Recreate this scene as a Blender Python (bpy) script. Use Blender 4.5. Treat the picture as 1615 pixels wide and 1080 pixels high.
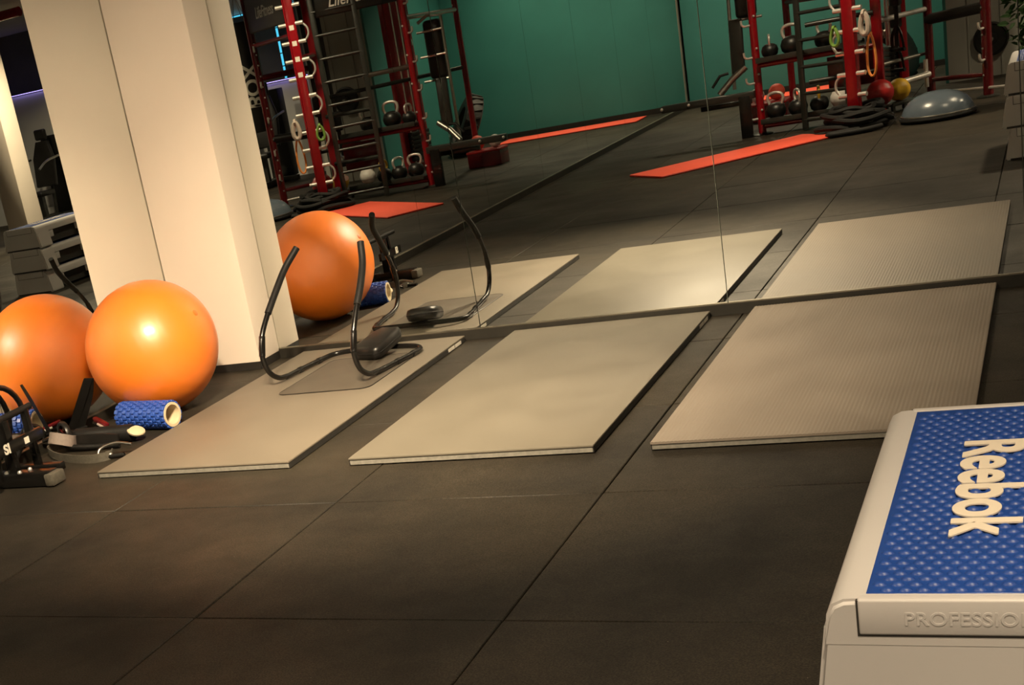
import bpy, bmesh, math, random
from mathutils import Vector, Matrix, Euler
random.seed(7)
PI = math.pi
sc = bpy.context.scene
for o in list(bpy.data.objects):
    bpy.data.objects.remove(o, do_unlink=True)
COL = sc.collection

# ------------------------------------------------------------------ camera
# world: x = 0 is the side mirror, y = 0 the long mirror, the room lies at x > 0, y < 0, metres
F_PX, PPX, PPY, W, H = 2168.49, 503.35, 854.08, 1615.0, 1080.0
YAW, PITCH, ROLL = -0.5323, -0.3252, -0.2089
fw = Vector((math.sin(YAW) * math.cos(PITCH), math.cos(YAW) * math.cos(PITCH), math.sin(PITCH)))
r0 = Vector((math.cos(YAW), -math.sin(YAW), 0))
u0 = r0.cross(fw)
rt = math.cos(ROLL) * r0 + math.sin(ROLL) * u0
up = -math.sin(ROLL) * r0 + math.cos(ROLL) * u0
cam_d = bpy.data.cameras.new('camera')
cam = bpy.data.objects.new('camera', cam_d)
COL.objects.link(cam)
cam.matrix_world = Matrix(((rt.x, up.x, -fw.x, 4.411), (rt.y, up.y, -fw.y, -6.659), (rt.z, up.z, -fw.z, 1.482), (0, 0, 0, 1)))
cam_d.sensor_fit = 'HORIZONTAL'
cam_d.sensor_width = 36.0
cam_d.lens = 36.0 * F_PX / W
cam_d.shift_x = (W / 2 - PPX) / W
cam_d.shift_y = (PPY - H / 2) / W
cam_d.clip_start = 0.02
sc.camera = cam

# ------------------------------------------------------------------ world and exposure
wd = bpy.data.worlds.new('world')
sc.world = wd
wd.use_nodes = True
wd.node_tree.nodes['Background'].inputs[0].default_value = (1.0, 0.9, 0.75, 1)
wd.node_tree.nodes['Background'].inputs[1].default_value = 0.005
vs = sc.view_settings
vs.view_transform = 'Standard'
vs.look = 'None'
vs.gamma = 1.0
vs.use_curve_mapping = False
vs.exposure = 0.0
sc.cycles.use_denoising = True
sc.cycles.max_bounces = 14
sc.cycles.glossy_bounces = 8
sc.cycles.diffuse_bounces = 4
sc.cycles.sample_clamp_indirect = 6.0

CEIL = 3.0
WARM = (1.0, 0.79, 0.53)
# ceiling downlights: x, y, power, beam half angle (deg)
DOWNLIGHTS = [  # x, y, power, aim point (None = straight down), beam spread in degrees, where it hangs
    (2.75, -3.65, 84, (2.1, -1.25, 0.0), 68, 'aimed at the ribbed grey mat'),
    (2.40, -3.85, 72, (0.75, -0.9, 0.0), 72, 'aimed at the orange ball and pillar'),
    (2.3, -6.2, 50, None, 125, 'above the coral mat before the rig'),
    (4.75, -5.45, 30, (4.3, -4.3, 0.0), 110, 'added to brighten the stack of steps'),  # unseen fill lamp, added to lift the steps and the floor near them
    (0.9, -11.5, 42, None, 125, 'added to brighten the teal wall near the side mirror'),  # unseen lamp, put in to brighten the teal paint
    (2.2, -11.9, 26, None, 125, 'added to brighten the teal wall above the tyre'),  # second unseen lamp added for the teal wall
    (5.3, -7.6, 30, None, 125, 'beside the boxing bag'),
    (7.6, -3.4, 50, None, 125, 'on the open side of the room'),
    (7.1, -8.6, 150, None, 140, 'beside the cream column'),
    (7.2, -11.2, 20, None, 125, 'above the padded machines'),
    (9.6, -10.6, 30, None, 125, 'before the purple-lit half wall'),
]

# ------------------------------------------------------------------ helpers
def tag(o, label=None, cat=None, group=None, kind=None):
    if label: o['label'] = label
    if cat: o['category'] = cat
    if group: o['group'] = group
    if kind: o['kind'] = kind
    return o

def thing(name, label, cat, loc=(0, 0, 0), rotz=0.0, group=None):
    o = bpy.data.objects.new(name, None)
    o.empty_display_size = 0.05
    COL.objects.link(o)
    o.location = loc
    o.rotation_euler = (0, 0, rotz)
    return tag(o, label, cat, group)

def finish(bm, name, m, smooth=True, angle=38):
    bmesh.ops.recalc_face_normals(bm, faces=bm.faces[:])
    me = bpy.data.meshes.new(name)
    bm.to_mesh(me)
    bm.free()
    if m is not None: me.materials.append(m)
    if smooth and len(me.polygons):
        me.shade_smooth()
        me.set_sharp_from_angle(angle=math.radians(angle))
    return me

def obj(name, bm, m, parent=None, loc=None, rot=None, smooth=True, angle=38):
    me = bm if isinstance(bm, bpy.types.Mesh) else finish(bm, name, m, smooth, angle)
    o = bpy.data.objects.new(name, me)
    COL.objects.link(o)
    if parent is not None: o.parent = parent
    if loc is not None: o.location = loc
    if rot is not None: o.rotation_euler = rot
    return o

def nb(): return bmesh.new()

def box(bm, c, s, rot=None, bev=0.0, seg=2):
    M = Matrix.Translation(Vector(c))
    if rot is not None: M = M @ (rot.to_matrix().to_4x4() if isinstance(rot, Euler) else rot.to_4x4())
    r = bmesh.ops.create_cube(bm, size=1.0, matrix=M @ Matrix.Diagonal((s[0], s[1], s[2], 1)))
    if bev > 0:
        vset = set(r['verts'])
        es = [e for e in bm.edges if e.verts[0] in vset and e.verts[1] in vset]
        bmesh.ops.bevel(bm, geom=es, offset=bev, segments=seg, affect='EDGES', profile=0.5)
    return bm

def bx(c, s, rot=None, bev=0.0, seg=2): return box(nb(), c, s, rot, bev, seg)

def smooth_path(pts, n=6, closed=False):
    P = [Vector(p) for p in pts]
    out = []
    L = len(P)
    rng = range(L) if closed else range(L - 1)
    for i in rng:
        p1, p2 = P[i], P[(i + 1) % L]
        p0 = P[(i - 1) % L] if (closed or i > 0) else p1 * 2 - p2
        p3 = P[(i + 2) % L] if (closed or i < L - 2) else p2 * 2 - p1
        for k in range(n):
            t = k / n
            out.append(0.5 * ((2 * p1) + (p2 - p0) * t + (2 * p0 - 5 * p1 + 4 * p2 - p3) * t * t + (3 * p1 - p0 - 3 * p2 + p3) * t ** 3))
    if not closed: out.append(P[-1])
    return out

def tube(bm, pts, r, n=10, closed=False, flat=None):
    """round tube (or a flat band: flat=(width, thickness)) along a polyline"""
    P = [Vector(p) for p in pts]
    L = len(P)
    rad = r if isinstance(r, (list, tuple)) else [r] * L
    T = []
    for i in range(L):
        a = P[(i - 1) % L] if (closed or i > 0) else P[i]
        b = P[(i + 1) % L] if (closed or i < L - 1) else P[i]
        d = b - a
        T.append(d.normalized() if d.length > 1e-9 else Vector((0, 0, 1)))
    ref = Vector((0, 0, 1)) if abs(T[0].z) < 0.9 else Vector((1, 0, 0))
    nrm = (ref - T[0] * ref.dot(T[0])).normalized()
    rings = []
    for i in range(L):
        nrm = (nrm - T[i] * nrm.dot(T[i]))
        nrm = nrm.normalized() if nrm.length > 1e-6 else T[i].orthogonal().normalized()
        bi = T[i].cross(nrm)
        ring = []
        if flat:
            w, t = flat[0] / 2, flat[1] / 2
            for (a, b) in ((w, t), (-w, t), (-w, -t), (w, -t)):
                ring.append(bm.verts.new(P[i] + nrm * a + bi * b))
        else:
            for k in range(n):
                a = 2 * PI * k / n
                ring.append(bm.verts.new(P[i] + (nrm * math.cos(a) + bi * math.sin(a)) * rad[i]))
        rings.append(ring)
    m = len(rings[0])
    for i in range(L if closed else L - 1):
        A, B = rings[i], rings[(i + 1) % L]
        for k in range(m):
            try: bm.faces.new((A[k], A[(k + 1) % m], B[(k + 1) % m], B[k]))
            except ValueError: pass
    if not closed:
        bm.faces.new(rings[0][::-1])
        bm.faces.new(rings[-1])
    return bm

def tb(pts, r, n=10, closed=False, flat=None): return tube(nb(), pts, r, n, closed, flat)

def lathe(bm, prof, n=32, M=Matrix.Identity(4), closed=False):
    rings = []
    for (r, z) in prof:
        if r < 1e-6: rings.append([bm.verts.new(M @ Vector((0, 0, z)))])
        else: rings.append([bm.verts.new(M @ Vector((r * math.cos(2 * PI * k / n), r * math.sin(2 * PI * k / n), z))) for k in range(n)])
    L = len(rings)
    for i in range(L if closed else L - 1):
        A, B = rings[i], rings[(i + 1) % L]
        for k in range(n):
            k2 = (k + 1) % n
            if len(A) == 1 and len(B) == 1: continue
            if len(A) == 1: bm.faces.new((A[0], B[k2], B[k]))
            elif len(B) == 1: bm.faces.new((A[k], A[k2], B[0]))
            else: bm.faces.new((A[k], A[k2], B[k2], B[k]))
    return bm

def lt(prof, n=32, M=Matrix.Identity(4), closed=False): return lathe(nb(), prof, n, M, closed)

def sphere_prof(r, k=16, z=0.0): return [(r * math.sin(PI * i / k), z - r * math.cos(PI * i / k)) for i in range(k + 1)]

def prism(bm, poly, z0, z1, M=Matrix.Identity(4), bev=0.0):
    a = [bm.verts.new(M @ Vector((x, y, z0))) for x, y in poly]
    b = [bm.verts.new(M @ Vector((x, y, z1))) for x, y in poly]
    n = len(poly)
    fs = [bm.faces.new(a[::-1]), bm.faces.new(b)]
    for i in range(n): fs.append(bm.faces.new((a[i], a[(i + 1) % n], b[(i + 1) % n], b[i])))
    if bev > 0:
        es = set(list(fs[0].edges) + list(fs[1].edges))
        bmesh.ops.bevel(bm, geom=list(es), offset=bev, segments=2, affect='EDGES', profile=0.5)
    return bm

def rrect(x0, y0, x1, y1, r, k=6):
    out = []
    for (cx, cy, a) in ((x1 - r, y1 - r, 0), (x0 + r, y1 - r, 90), (x0 + r, y0 + r, 180), (x1 - r, y0 + r, 270)):
        for i in range(k + 1):
            t = math.radians(a + 90 * i / k)
            out.append((cx + r * math.cos(t), cy + r * math.sin(t)))
    return out

def text_mesh(s, size, depth, bold=0.0, spacing=1.0):
    cu = bpy.data.curves.new('lettering', 'FONT')
    cu.body = s
    cu.size = size
    cu.extrude = depth
    cu.offset = bold
    cu.space_character = spacing
    cu.align_x = 'CENTER'
    cu.align_y = 'CENTER'
    t = bpy.data.objects.new('lettering_source', cu)
    COL.objects.link(t)
    dg = bpy.context.evaluated_depsgraph_get()
    me = bpy.data.meshes.new_from_object(t.evaluated_get(dg))
    bpy.data.objects.remove(t, do_unlink=True)
    bpy.data.curves.remove(cu)
    me.materials.clear()
    return me

def lettering(s, size, depth, m, parent, loc, rot, bold=0.0, spacing=1.0, sx=1.0, name='lettering', shear=0.0, heavy=0.0):
    me = text_mesh(s, size, depth, bold, spacing)
    if heavy > 0:   # a heavier weight: the outline thickened by shifted copies
        bm = nb()
        for k in range(8):
            t0 = len(bm.verts)
            bm.from_mesh(me)
            bm.verts.ensure_lookup_table()
            d = Vector((math.cos(k * PI / 4) * heavy, math.sin(k * PI / 4) * heavy, 0.00004 * k))
            for v in bm.verts[t0:]: v.co += d
        bm.to_mesh(me)
        bm.free()
    for v in me.vertices:
        v.co.x = v.co.x * sx + shear * v.co.y
    me.materials.append(m)
    return obj(name, me, m, parent, loc, rot)

# ------------------------------------------------------------------ materials
def mat(name, col, rough=0.5, metal=0.0, noise=0.0, nscale=20.0, bump=0.0, bscale=200.0, spec=0.5, coat=0.0, coat_r=0.1, col2=None, detail=4.0, rvar=0.0, objrand=0.0):
    m = bpy.data.materials.new(name)
    m.use_nodes = True
    nt = m.node_tree
    b = nt.nodes['Principled BSDF']
    b.inputs['Roughness'].default_value = rough
    b.inputs['Metallic'].default_value = metal
    b.inputs['Specular IOR Level'].default_value = spec
    b.inputs['Coat Weight'].default_value = coat
    b.inputs['Coat Roughness'].default_value = coat_r
    b.inputs['Base Color'].default_value = (*col, 1)
    tc = nt.nodes.new('ShaderNodeTexCoord')
    if noise > 0 or col2 or rvar > 0:
        nz = nt.nodes.new('ShaderNodeTexNoise')
        nz.inputs['Scale'].default_value = nscale
        nz.inputs['Detail'].default_value = detail
        nt.links.new(tc.outputs['Object'], nz.inputs['Vector'])
        if noise > 0 or col2:
            cr = nt.nodes.new('ShaderNodeValToRGB')
            c2 = col2 if col2 else tuple(min(1, c * (1 + noise)) for c in col)
            c1 = col if col2 else tuple(c * (1 - noise) for c in col)
            cr.color_ramp.elements[0].color = (*c1, 1)
            cr.color_ramp.elements[1].color = (*c2, 1)
            cr.color_ramp.elements[0].position = 0.32
            cr.color_ramp.elements[1].position = 0.68
            nt.links.new(nz.outputs['Fac'], cr.inputs['Fac'])
            out = cr.outputs['Color']
            if objrand > 0:
                oi = nt.nodes.new('ShaderNodeObjectInfo')
                mr = nt.nodes.new('ShaderNodeMapRange')
                mr.inputs['To Min'].default_value = 1 - objrand
                mr.inputs['To Max'].default_value = 1 + objrand
                nt.links.new(oi.outputs['Random'], mr.inputs['Value'])
                mx = nt.nodes.new('ShaderNodeVectorMath')
                mx.operation = 'SCALE'
                nt.links.new(out, mx.inputs[0])
                nt.links.new(mr.outputs['Result'], mx.inputs['Scale'])
                out = mx.outputs['Vector']
            nt.links.new(out, b.inputs['Base Color'])
        if rvar > 0:
            mr2 = nt.nodes.new('ShaderNodeMapRange')
            mr2.inputs['From Min'].default_value = 0.3
            mr2.inputs['From Max'].default_value = 0.7
            mr2.inputs['To Min'].default_value = rough - rvar
            mr2.inputs['To Max'].default_value = rough + rvar
            nt.links.new(nz.outputs['Fac'], mr2.inputs['Value'])
            nt.links.new(mr2.outputs['Result'], b.inputs['Roughness'])
    if bump > 0:
        n2 = nt.nodes.new('ShaderNodeTexNoise')
        n2.inputs['Scale'].default_value = bscale
        n2.inputs['Detail'].default_value = 3
        nt.links.new(tc.outputs['Object'], n2.inputs['Vector'])
        bp = nt.nodes.new('ShaderNodeBump')
        bp.inputs['Strength'].default_value = bump
        bp.inputs['Distance'].default_value = 0.002
        nt.links.new(n2.outputs['Fac'], bp.inputs['Height'])
        nt.links.new(bp.outputs['Normal'], b.inputs['Normal'])
    return m

def emit(name, col, strength):
    m = bpy.data.materials.new(name)
    m.use_nodes = True
    b = m.node_tree.nodes['Principled BSDF']
    b.inputs['Base Color'].default_value = (0, 0, 0, 1)
    b.inputs['Emission Color'].default_value = (*col, 1)
    b.inputs['Emission Strength'].default_value = strength
    return m

def rubber_floor():
    m = mat('rubber_tile', (0.030, 0.026, 0.020), 0.62, noise=0.0, bump=0.5, bscale=260, spec=0.26)
    nt = m.node_tree
    b = nt.nodes['Principled BSDF']
    geo = nt.nodes.new('ShaderNodeNewGeometry')
    big = nt.nodes.new('ShaderNodeTexNoise'); big.inputs['Scale'].default_value = 1.3; big.inputs['Detail'].default_value = 5; big.inputs['Roughness'].default_value = 0.6
    fine = nt.nodes.new('ShaderNodeTexNoise'); fine.inputs['Scale'].default_value = 190; fine.inputs['Detail'].default_value = 2
    speck = nt.nodes.new('ShaderNodeTexVoronoi'); speck.inputs['Scale'].default_value = 34
    for n in (big, fine, speck): nt.links.new(geo.outputs['Position'], n.inputs['Vector'])
    r1 = nt.nodes.new('ShaderNodeValToRGB')
    r1.color_ramp.elements[0].position = 0.35; r1.color_ramp.elements[0].color = (0.0130, 0.0105, 0.0070, 1)
    r1.color_ramp.elements[1].position = 0.72; r1.color_ramp.elements[1].color = (0.0400, 0.0325, 0.0220, 1)
    nt.links.new(big.outputs['Fac'], r1.inputs['Fac'])
    r2 = nt.nodes.new('ShaderNodeMapRange'); r2.inputs['From Min'].default_value = 0.35; r2.inputs['From Max'].default_value = 0.7
    r2.inputs['To Min'].default_value = 0.45; r2.inputs['To Max'].default_value = 1.75
    nt.links.new(fine.outputs['Fac'], r2.inputs['Value'])
    oi = nt.nodes.new('ShaderNodeObjectInfo')
    r3 = nt.nodes.new('ShaderNodeMapRange'); r3.inputs['To Min'].default_value = 0.88; r3.inputs['To Max'].default_value = 1.12
    nt.links.new(oi.outputs['Random'], r3.inputs['Value'])
    mu = nt.nodes.new('ShaderNodeMath'); mu.operation = 'MULTIPLY'
    nt.links.new(r2.outputs['Result'], mu.inputs[0]); nt.links.new(r3.outputs['Result'], mu.inputs[1])
    sv = nt.nodes.new('ShaderNodeVectorMath'); sv.operation = 'SCALE'
    nt.links.new(r1.outputs['Color'], sv.inputs[0]); nt.links.new(mu.outputs['Value'], sv.inputs['Scale'])
    # stray light chips in the rubber
    cmp_ = nt.nodes.new('ShaderNodeMath'); cmp_.operation = 'LESS_THAN'; cmp_.inputs[1].default_value = 0.035
    nt.links.new(speck.outputs['Distance'], cmp_.inputs[0])
    pick = nt.nodes.new('ShaderNodeMath'); pick.operation = 'GREATER_THAN'; pick.inputs[1].default_value = 0.93
    sx = nt.nodes.new('ShaderNodeSeparateColor'); nt.links.new(speck.outputs['Color'], sx.inputs[0]); nt.links.new(sx.outputs[0], pick.inputs[0])
    an = nt.nodes.new('ShaderNodeMath'); an.operation = 'MULTIPLY'
    nt.links.new(cmp_.outputs[0], an.inputs[0]); nt.links.new(pick.outputs[0], an.inputs[1])
    mix = nt.nodes.new('ShaderNodeMix'); mix.data_type = 'RGBA'
    nt.links.new(an.outputs[0], mix.inputs['Factor']); nt.links.new(sv.outputs['Vector'], mix.inputs['A']); mix.inputs['B'].default_value = (0.35, 0.32, 0.26, 1)
    nt.links.new(mix.outputs['Result'], b.inputs['Base Color'])
    r4 = nt.nodes.new('ShaderNodeMapRange'); r4.inputs['From Min'].default_value = 0.3; r4.inputs['From Max'].default_value = 0.7
    r4.inputs['To Min'].default_value = 0.70; r4.inputs['To Max'].default_value = 0.50
    nt.links.new(big.outputs['Fac'], r4.inputs['Value']); nt.links.new(r4.outputs['Result'], b.inputs['Roughness'])
    return m

def mirror_mat():
    m = bpy.data.materials.new('mirror_glass')
    m.use_nodes = True
    b = m.node_tree.nodes['Principled BSDF']
    b.inputs['Base Color'].default_value = (0.84, 0.86, 0.83, 1)
    b.inputs['Metallic'].default_value = 1.0
    b.inputs['Roughness'].default_value = 0.0
    return m

def brick_bump(m, sx, sy, strength, rowoff=0.0):
    """fine woven relief on a mat"""
    nt = m.node_tree
    b = nt.nodes['Principled BSDF']
    tc = nt.nodes.new('ShaderNodeTexCoord')
    mp = nt.nodes.new('ShaderNodeMapping')
    mp.inputs['Scale'].default_value = (sx, sy, 1)
    nt.links.new(tc.outputs['Object'], mp.inputs['Vector'])
    wv = nt.nodes.new('ShaderNodeTexWave'); wv.inputs['Scale'].default_value = 1.0; wv.bands_direction = 'X'; wv.inputs['Distortion'].default_value = 0.3
    nt.links.new(mp.outputs['Vector'], wv.inputs['Vector'])
    bp = nt.nodes.new('ShaderNodeBump'); bp.inputs['Strength'].default_value = strength; bp.inputs['Distance'].default_value = 0.003
    nt.links.new(wv.outputs['Fac'], bp.inputs['Height'])
    nt.links.new(bp.outputs['Normal'], b.inputs['Normal'])

M = {}
M['tile'] = rubber_floor()
M['screed'] = mat('dark_screed', (0.012, 0.010, 0.008), 0.9)
M['mirror'] = mirror_mat()
M['mirror_edge'] = mat('mirror_edge_glass', (0.30, 0.32, 0.27), 0.3, noise=0.2, nscale=6)
M['rail_metal'] = mat('rail_bronze_metal', (0.20, 0.18, 0.14), 0.42, metal=0.9, noise=0.12, nscale=9)
M['rail_dark'] = mat('rail_dark_face', (0.016, 0.014, 0.010), 0.5, noise=0.25, nscale=14)
M['plaster'] = mat('cream_plaster', (0.72, 0.635, 0.545), 0.62, noise=0.02, nscale=3, bump=0.06, bscale=90)
M['skirting'] = mat('black_skirting', (0.014, 0.012, 0.010), 0.55, noise=0.2)
M['teal'] = mat('teal_paint', (0.028, 0.170, 0.155), 0.6, noise=0.06, nscale=2.0, bump=0.05, bscale=120)
M['grey_wall'] = mat('grey_wall_paint', (0.36, 0.36, 0.32), 0.7, noise=0.08, nscale=2.5)
M['dark_wall'] = mat('dark_olive_wall', (0.085, 0.083, 0.062), 0.7, noise=0.15, nscale=2)
M['white_wall'] = mat('white_wall_paint', (0.70, 0.70, 0.68), 0.6, noise=0.04, nscale=2)
M['ceiling'] = mat('ceiling_paint', (0.42, 0.40, 0.37), 0.8, noise=0.03, nscale=2)
M['mat_plain'] = mat('grey_foam_mat', (0.150, 0.128, 0.098), 0.52, noise=0.06, nscale=3.5, bump=0.10, bscale=420, rvar=0.05, spec=0.3)
M['mat_plain_b'] = mat('olive_grey_foam_mat', (0.142, 0.127, 0.098), 0.52, noise=0.06, nscale=3.0, bump=0.10, bscale=420, rvar=0.05, spec=0.3)
M['mat_rib'] = mat('ribbed_foam_mat', (0.235, 0.198, 0.160), 0.52, noise=0.06, nscale=3.0, rvar=0.05, spec=0.3)
M['mat_edge'] = mat('mat_cut_edge', (0.21, 0.20, 0.17), 0.7, noise=0.15, nscale=60)
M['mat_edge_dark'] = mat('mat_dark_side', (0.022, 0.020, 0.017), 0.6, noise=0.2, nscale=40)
M['paper'] = mat('white_label_paper', (0.62, 0.58, 0.50), 0.6, noise=0.05)
M['ball'] = mat('orange_pearl_vinyl', (0.86, 0.205, 0.014), 0.44, noise=0.03, nscale=5, spec=0.9, coat=0.45, coat_r=0.20)
M['ball_dark'] = mat('ball_valve', (0.62, 0.15, 0.02), 0.5, noise=0.05)
M['blue'] = mat('blue_foam', (0.016, 0.062, 0.32), 0.45, noise=0.10, nscale=20)
M['cream_core'] = mat('cream_core_plastic', (0.60, 0.49, 0.32), 0.5, noise=0.04)
M['black_tube'] = mat('black_powder_coat', (0.006, 0.0055, 0.005), 0.24, noise=0.1, spec=0.55)
M['black_foam'] = mat('black_foam_grip', (0.006, 0.0055, 0.005), 0.55, noise=0.2, nscale=60, bump=0.1, spec=0.3)
M['black_vinyl'] = mat('black_vinyl', (0.010, 0.009, 0.008), 0.36, noise=0.2, nscale=14)
M['mat_thin'] = mat('dark_foam_pad', (0.075, 0.062, 0.046), 0.55, noise=0.1, nscale=8, bump=0.1)
M['strap'] = mat('grey_webbing', (0.085, 0.076, 0.058), 0.65, noise=0.2, nscale=80, bump=0.3)
M['strap_light'] = mat('pale_webbing', (0.22, 0.175, 0.15), 0.65, noise=0.1, nscale=60)
M['chrome'] = mat('chrome', (0.95, 0.92, 0.86), 0.30, metal=0.75, noise=0.03)
M['steel'] = mat('brushed_steel', (0.55, 0.53, 0.48), 0.30, metal=1.0, noise=0.08)
M['red'] = mat('red_powder_coat', (0.26, 0.003, 0.008), 0.22, noise=0.08, spec=0.6, coat=0.4, coat_r=0.1)
M['dark_red'] = mat('dark_red_powder_coat', (0.09, 0.003, 0.005), 0.26, noise=0.1, spec=0.6, coat=0.3, coat_r=0.12)
M['red_vinyl'] = mat('red_rubber', (0.36, 0.012, 0.012), 0.4, noise=0.1)
M['coral'] = mat('coral_red_mat', (0.80, 0.10, 0.055), 0.55, noise=0.04, nscale=6, bump=0.1)
M['char'] = mat('charcoal_metal', (0.022, 0.023, 0.019), 0.35, noise=0.15, spec=0.6)
M['bosu'] = mat('steel_blue_dome', (0.110, 0.140, 0.175), 0.26, noise=0.05, spec=0.7)
M['bosu_base'] = mat('black_bosu_base', (0.018, 0.018, 0.018), 0.4, noise=0.1)
M['iron'] = mat('black_cast_iron', (0.008, 0.008, 0.007), 0.4, noise=0.2, bump=0.2)
M['white_plastic'] = mat('white_rubber', (0.66, 0.64, 0.60), 0.5, noise=0.04)
M['yellow'] = mat('yellow_rubber', (0.70, 0.42, 0.03), 0.45, noise=0.06)
M['orange_band'] = mat('orange_latex', (0.80, 0.28, 0.06), 0.5, noise=0.06)
M['green_band'] = mat('green_latex', (0.16, 0.30, 0.05), 0.5, noise=0.08)
M['mauve_band'] = mat('mauve_latex', (0.50, 0.42, 0.36), 0.5, noise=0.08)
M['step'] = mat('warm_white_step_plastic', (0.58, 0.56, 0.55), 0.42, noise=0.025, nscale=4, bump=0.05, bscale=300)
M['step_pad'] = mat('blue_studded_rubber', (0.012, 0.056, 0.280), 0.42, noise=0.06, nscale=10, spec=0.5)
M['step_print'] = mat('cream_print', (0.76, 0.68, 0.56), 0.6, noise=0.03)
M['step_dark'] = mat('dark_step_rubber', (0.030, 0.028, 0.025), 0.6, noise=0.1)
M['rope'] = mat('black_rope', (0.004, 0.004, 0.0035), 0.75, noise=0.3, nscale=90, bump=0.6, bscale=140)
M['tire'] = mat('tire_rubber', (0.014, 0.013, 0.012), 0.6, noise=0.2)
M['logo'] = mat('silver_print', (0.85, 0.83, 0.78), 0.4, noise=0.04)
M['white_print'] = mat('white_print', (0.80, 0.76, 0.66), 0.6, noise=0.04)
M['leaf'] = mat('plant_leaf', (0.030, 0.085, 0.018), 0.45, noise=0.35, nscale=12, objrand=0.2)
M['pot'] = mat('dark_pot', (0.06, 0.05, 0.045), 0.5, noise=0.1)
M['lamp'] = emit('downlight_glow', (1.0, 0.82, 0.58), 30.0)
M['led_cyan'] = emit('cyan_led', (0.08, 0.55, 0.85), 1.6)
M['led_purple'] = emit('purple_led', (0.40, 0.30, 1.0), 4.0)
M['frame_white'] = mat('lamp_trim_white', (0.7, 0.68, 0.62), 0.4, noise=0.02)

# ------------------------------------------------------------------ the room
RX, RY = 12.0, -13.0
fl = obj('floor', bx((RX / 2, RY / 2, -0.035), (RX + 0.2, -RY + 0.2, 0.03)), M['screed'], smooth=False)
tag(fl, kind='structure')
def tile_mesh(w, d):
    bm = bx((0, 0, -0.0095), (w - 0.0042, d - 0.0042, 0.019), None, 0.003, 1)
    return finish(bm, 'floor_tile', M['tile'])
full_tile = tile_mesh(1.0, 1.0)
xs = [0.003, 0.053] + [0.053 + k for k in range(1, 13)]
ys = [-0.003, -0.484] + [-0.484 - k for k in range(1, 14)]
xs = [x for x in xs if x < RX] + [RX - 0.003]
ys = [y for y in ys if y > RY] + [RY + 0.003]
for i in range(len(xs) - 1):
    for j in range(len(ys) - 1):
        w, d = xs[i + 1] - xs[i], ys[j] - ys[j + 1]
        if w < 0.03 or d < 0.03: continue
        me = full_tile if abs(w - 1) < 1e-6 and abs(d - 1) < 1e-6 else tile_mesh(w, d)
        obj('floor_tile', me, None, fl, ((xs[i] + xs[i + 1]) / 2 + random.uniform(-.001, .001), (ys[j] + ys[j + 1]) / 2 + random.uniform(-.001, .001), random.uniform(-0.0015, 0.0)))

tag(obj('ceiling', bx((RX / 2, RY / 2, CEIL + 0.05), (RX + 0.4, -RY + 0.4, 0.1)), M['ceiling'], smooth=False), kind='structure')
wb = tag(obj('wall_back', bx((RX / 2, 0.08, CEIL / 2 - 0.02), (RX + 0.4, 0.12, CEIL + 0.04)), M['mirror_edge'], smooth=False), kind='structure')
wl = tag(obj('wall_left', bx((-0.08, RY / 2, CEIL / 2 - 0.02), (0.12, -RY + 0.28, CEIL + 0.04)), M['mirror_edge'], smooth=False), kind='structure')
tag(obj('wall_front', bx((RX / 2, RY - 0.03, CEIL / 2 - 0.02), (RX + 0.4, 0.1, CEIL + 0.04)), M['dark_wall'], smooth=False), kind='structure')
tag(obj('wall_right', bx((RX + 0.06, RY / 2, CEIL / 2 - 0.02), (0.12, -RY + 0.28, CEIL + 0.04)), M['white_wall'], smooth=False), kind='structure')
MB0, MB1 = 0.057, 2.75
# mirror panels, each pane a piece of the wall with its own bevelled edge
def pane(parent, p0, p1, axis):
    g = 0.0022
    L = p1 - p0 - 2 * g
    if axis == 'x': bm = bx(((p0 + p1) / 2, 0.004, (MB0 + MB1) / 2), (L, 0.008, MB1 - MB0))
    else: bm = bx((-0.004, -(p0 + p1) / 2, (MB0 + MB1) / 2), (0.008, L, MB1 - MB0))
    return obj('mirror_panel', bm, M['mirror'], parent, smooth=False)
mx = [0.05, 0.446, 1.716, 2.985, 4.255, 5.525, 6.795]
for a, b in zip(mx[:-1], mx[1:]): pane(wb, a, b, 'x')
my = [0.22, 1.80, 3.35, 4.90, 6.45, 8.0, 9.55, 11.1, 12.65]
for a, b in zip(my[:-1], my[1:]): pane(wl, a, b, 'y')
# plain wall right of the long mirror
obj('wall_panel', bx((9.4, 0.0, CEIL / 2), (5.18, 0.03, CEIL)), M['white_wall'], wb, smooth=False)
# the low rails that carry the mirrors
tr = tag(obj('trim_1', bx((3.65, -0.0075, 0.026), (6.3, 0.015, 0.052)), M['rail_dark'], smooth=False), kind='structure')
obj('rail_lip', bx((3.65, -0.0080, 0.0545), (6.3, 0.016, 0.005), None, 0.0012, 1), M['rail_metal'], tr)
tr2 = tag(obj('trim_2', bx((0.0075, -6.55, 0.026), (0.015, 12.4, 0.052)), M['rail_dark'], smooth=False), kind='structure')
obj('rail_lip', bx((0.0080, -6.55, 0.0545), (0.016, 12.4, 0.005), None, 0.0012, 1), M['rail_metal'], tr2)
# corner pillar
pil = tag(obj('wall_pillar', bx((0.2505, -0.1205, 0.042 + (CEIL - 0.042) / 2), (0.495, 0.235, CEIL - 0.043), None, 0.006, 2), M['plaster']), kind='structure')
tag(obj('baseboard_pillar', bx((0.249, -0.119, 0.021), (0.490, 0.231, 0.042)), M['skirting'], smooth=False), kind='structure')
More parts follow.
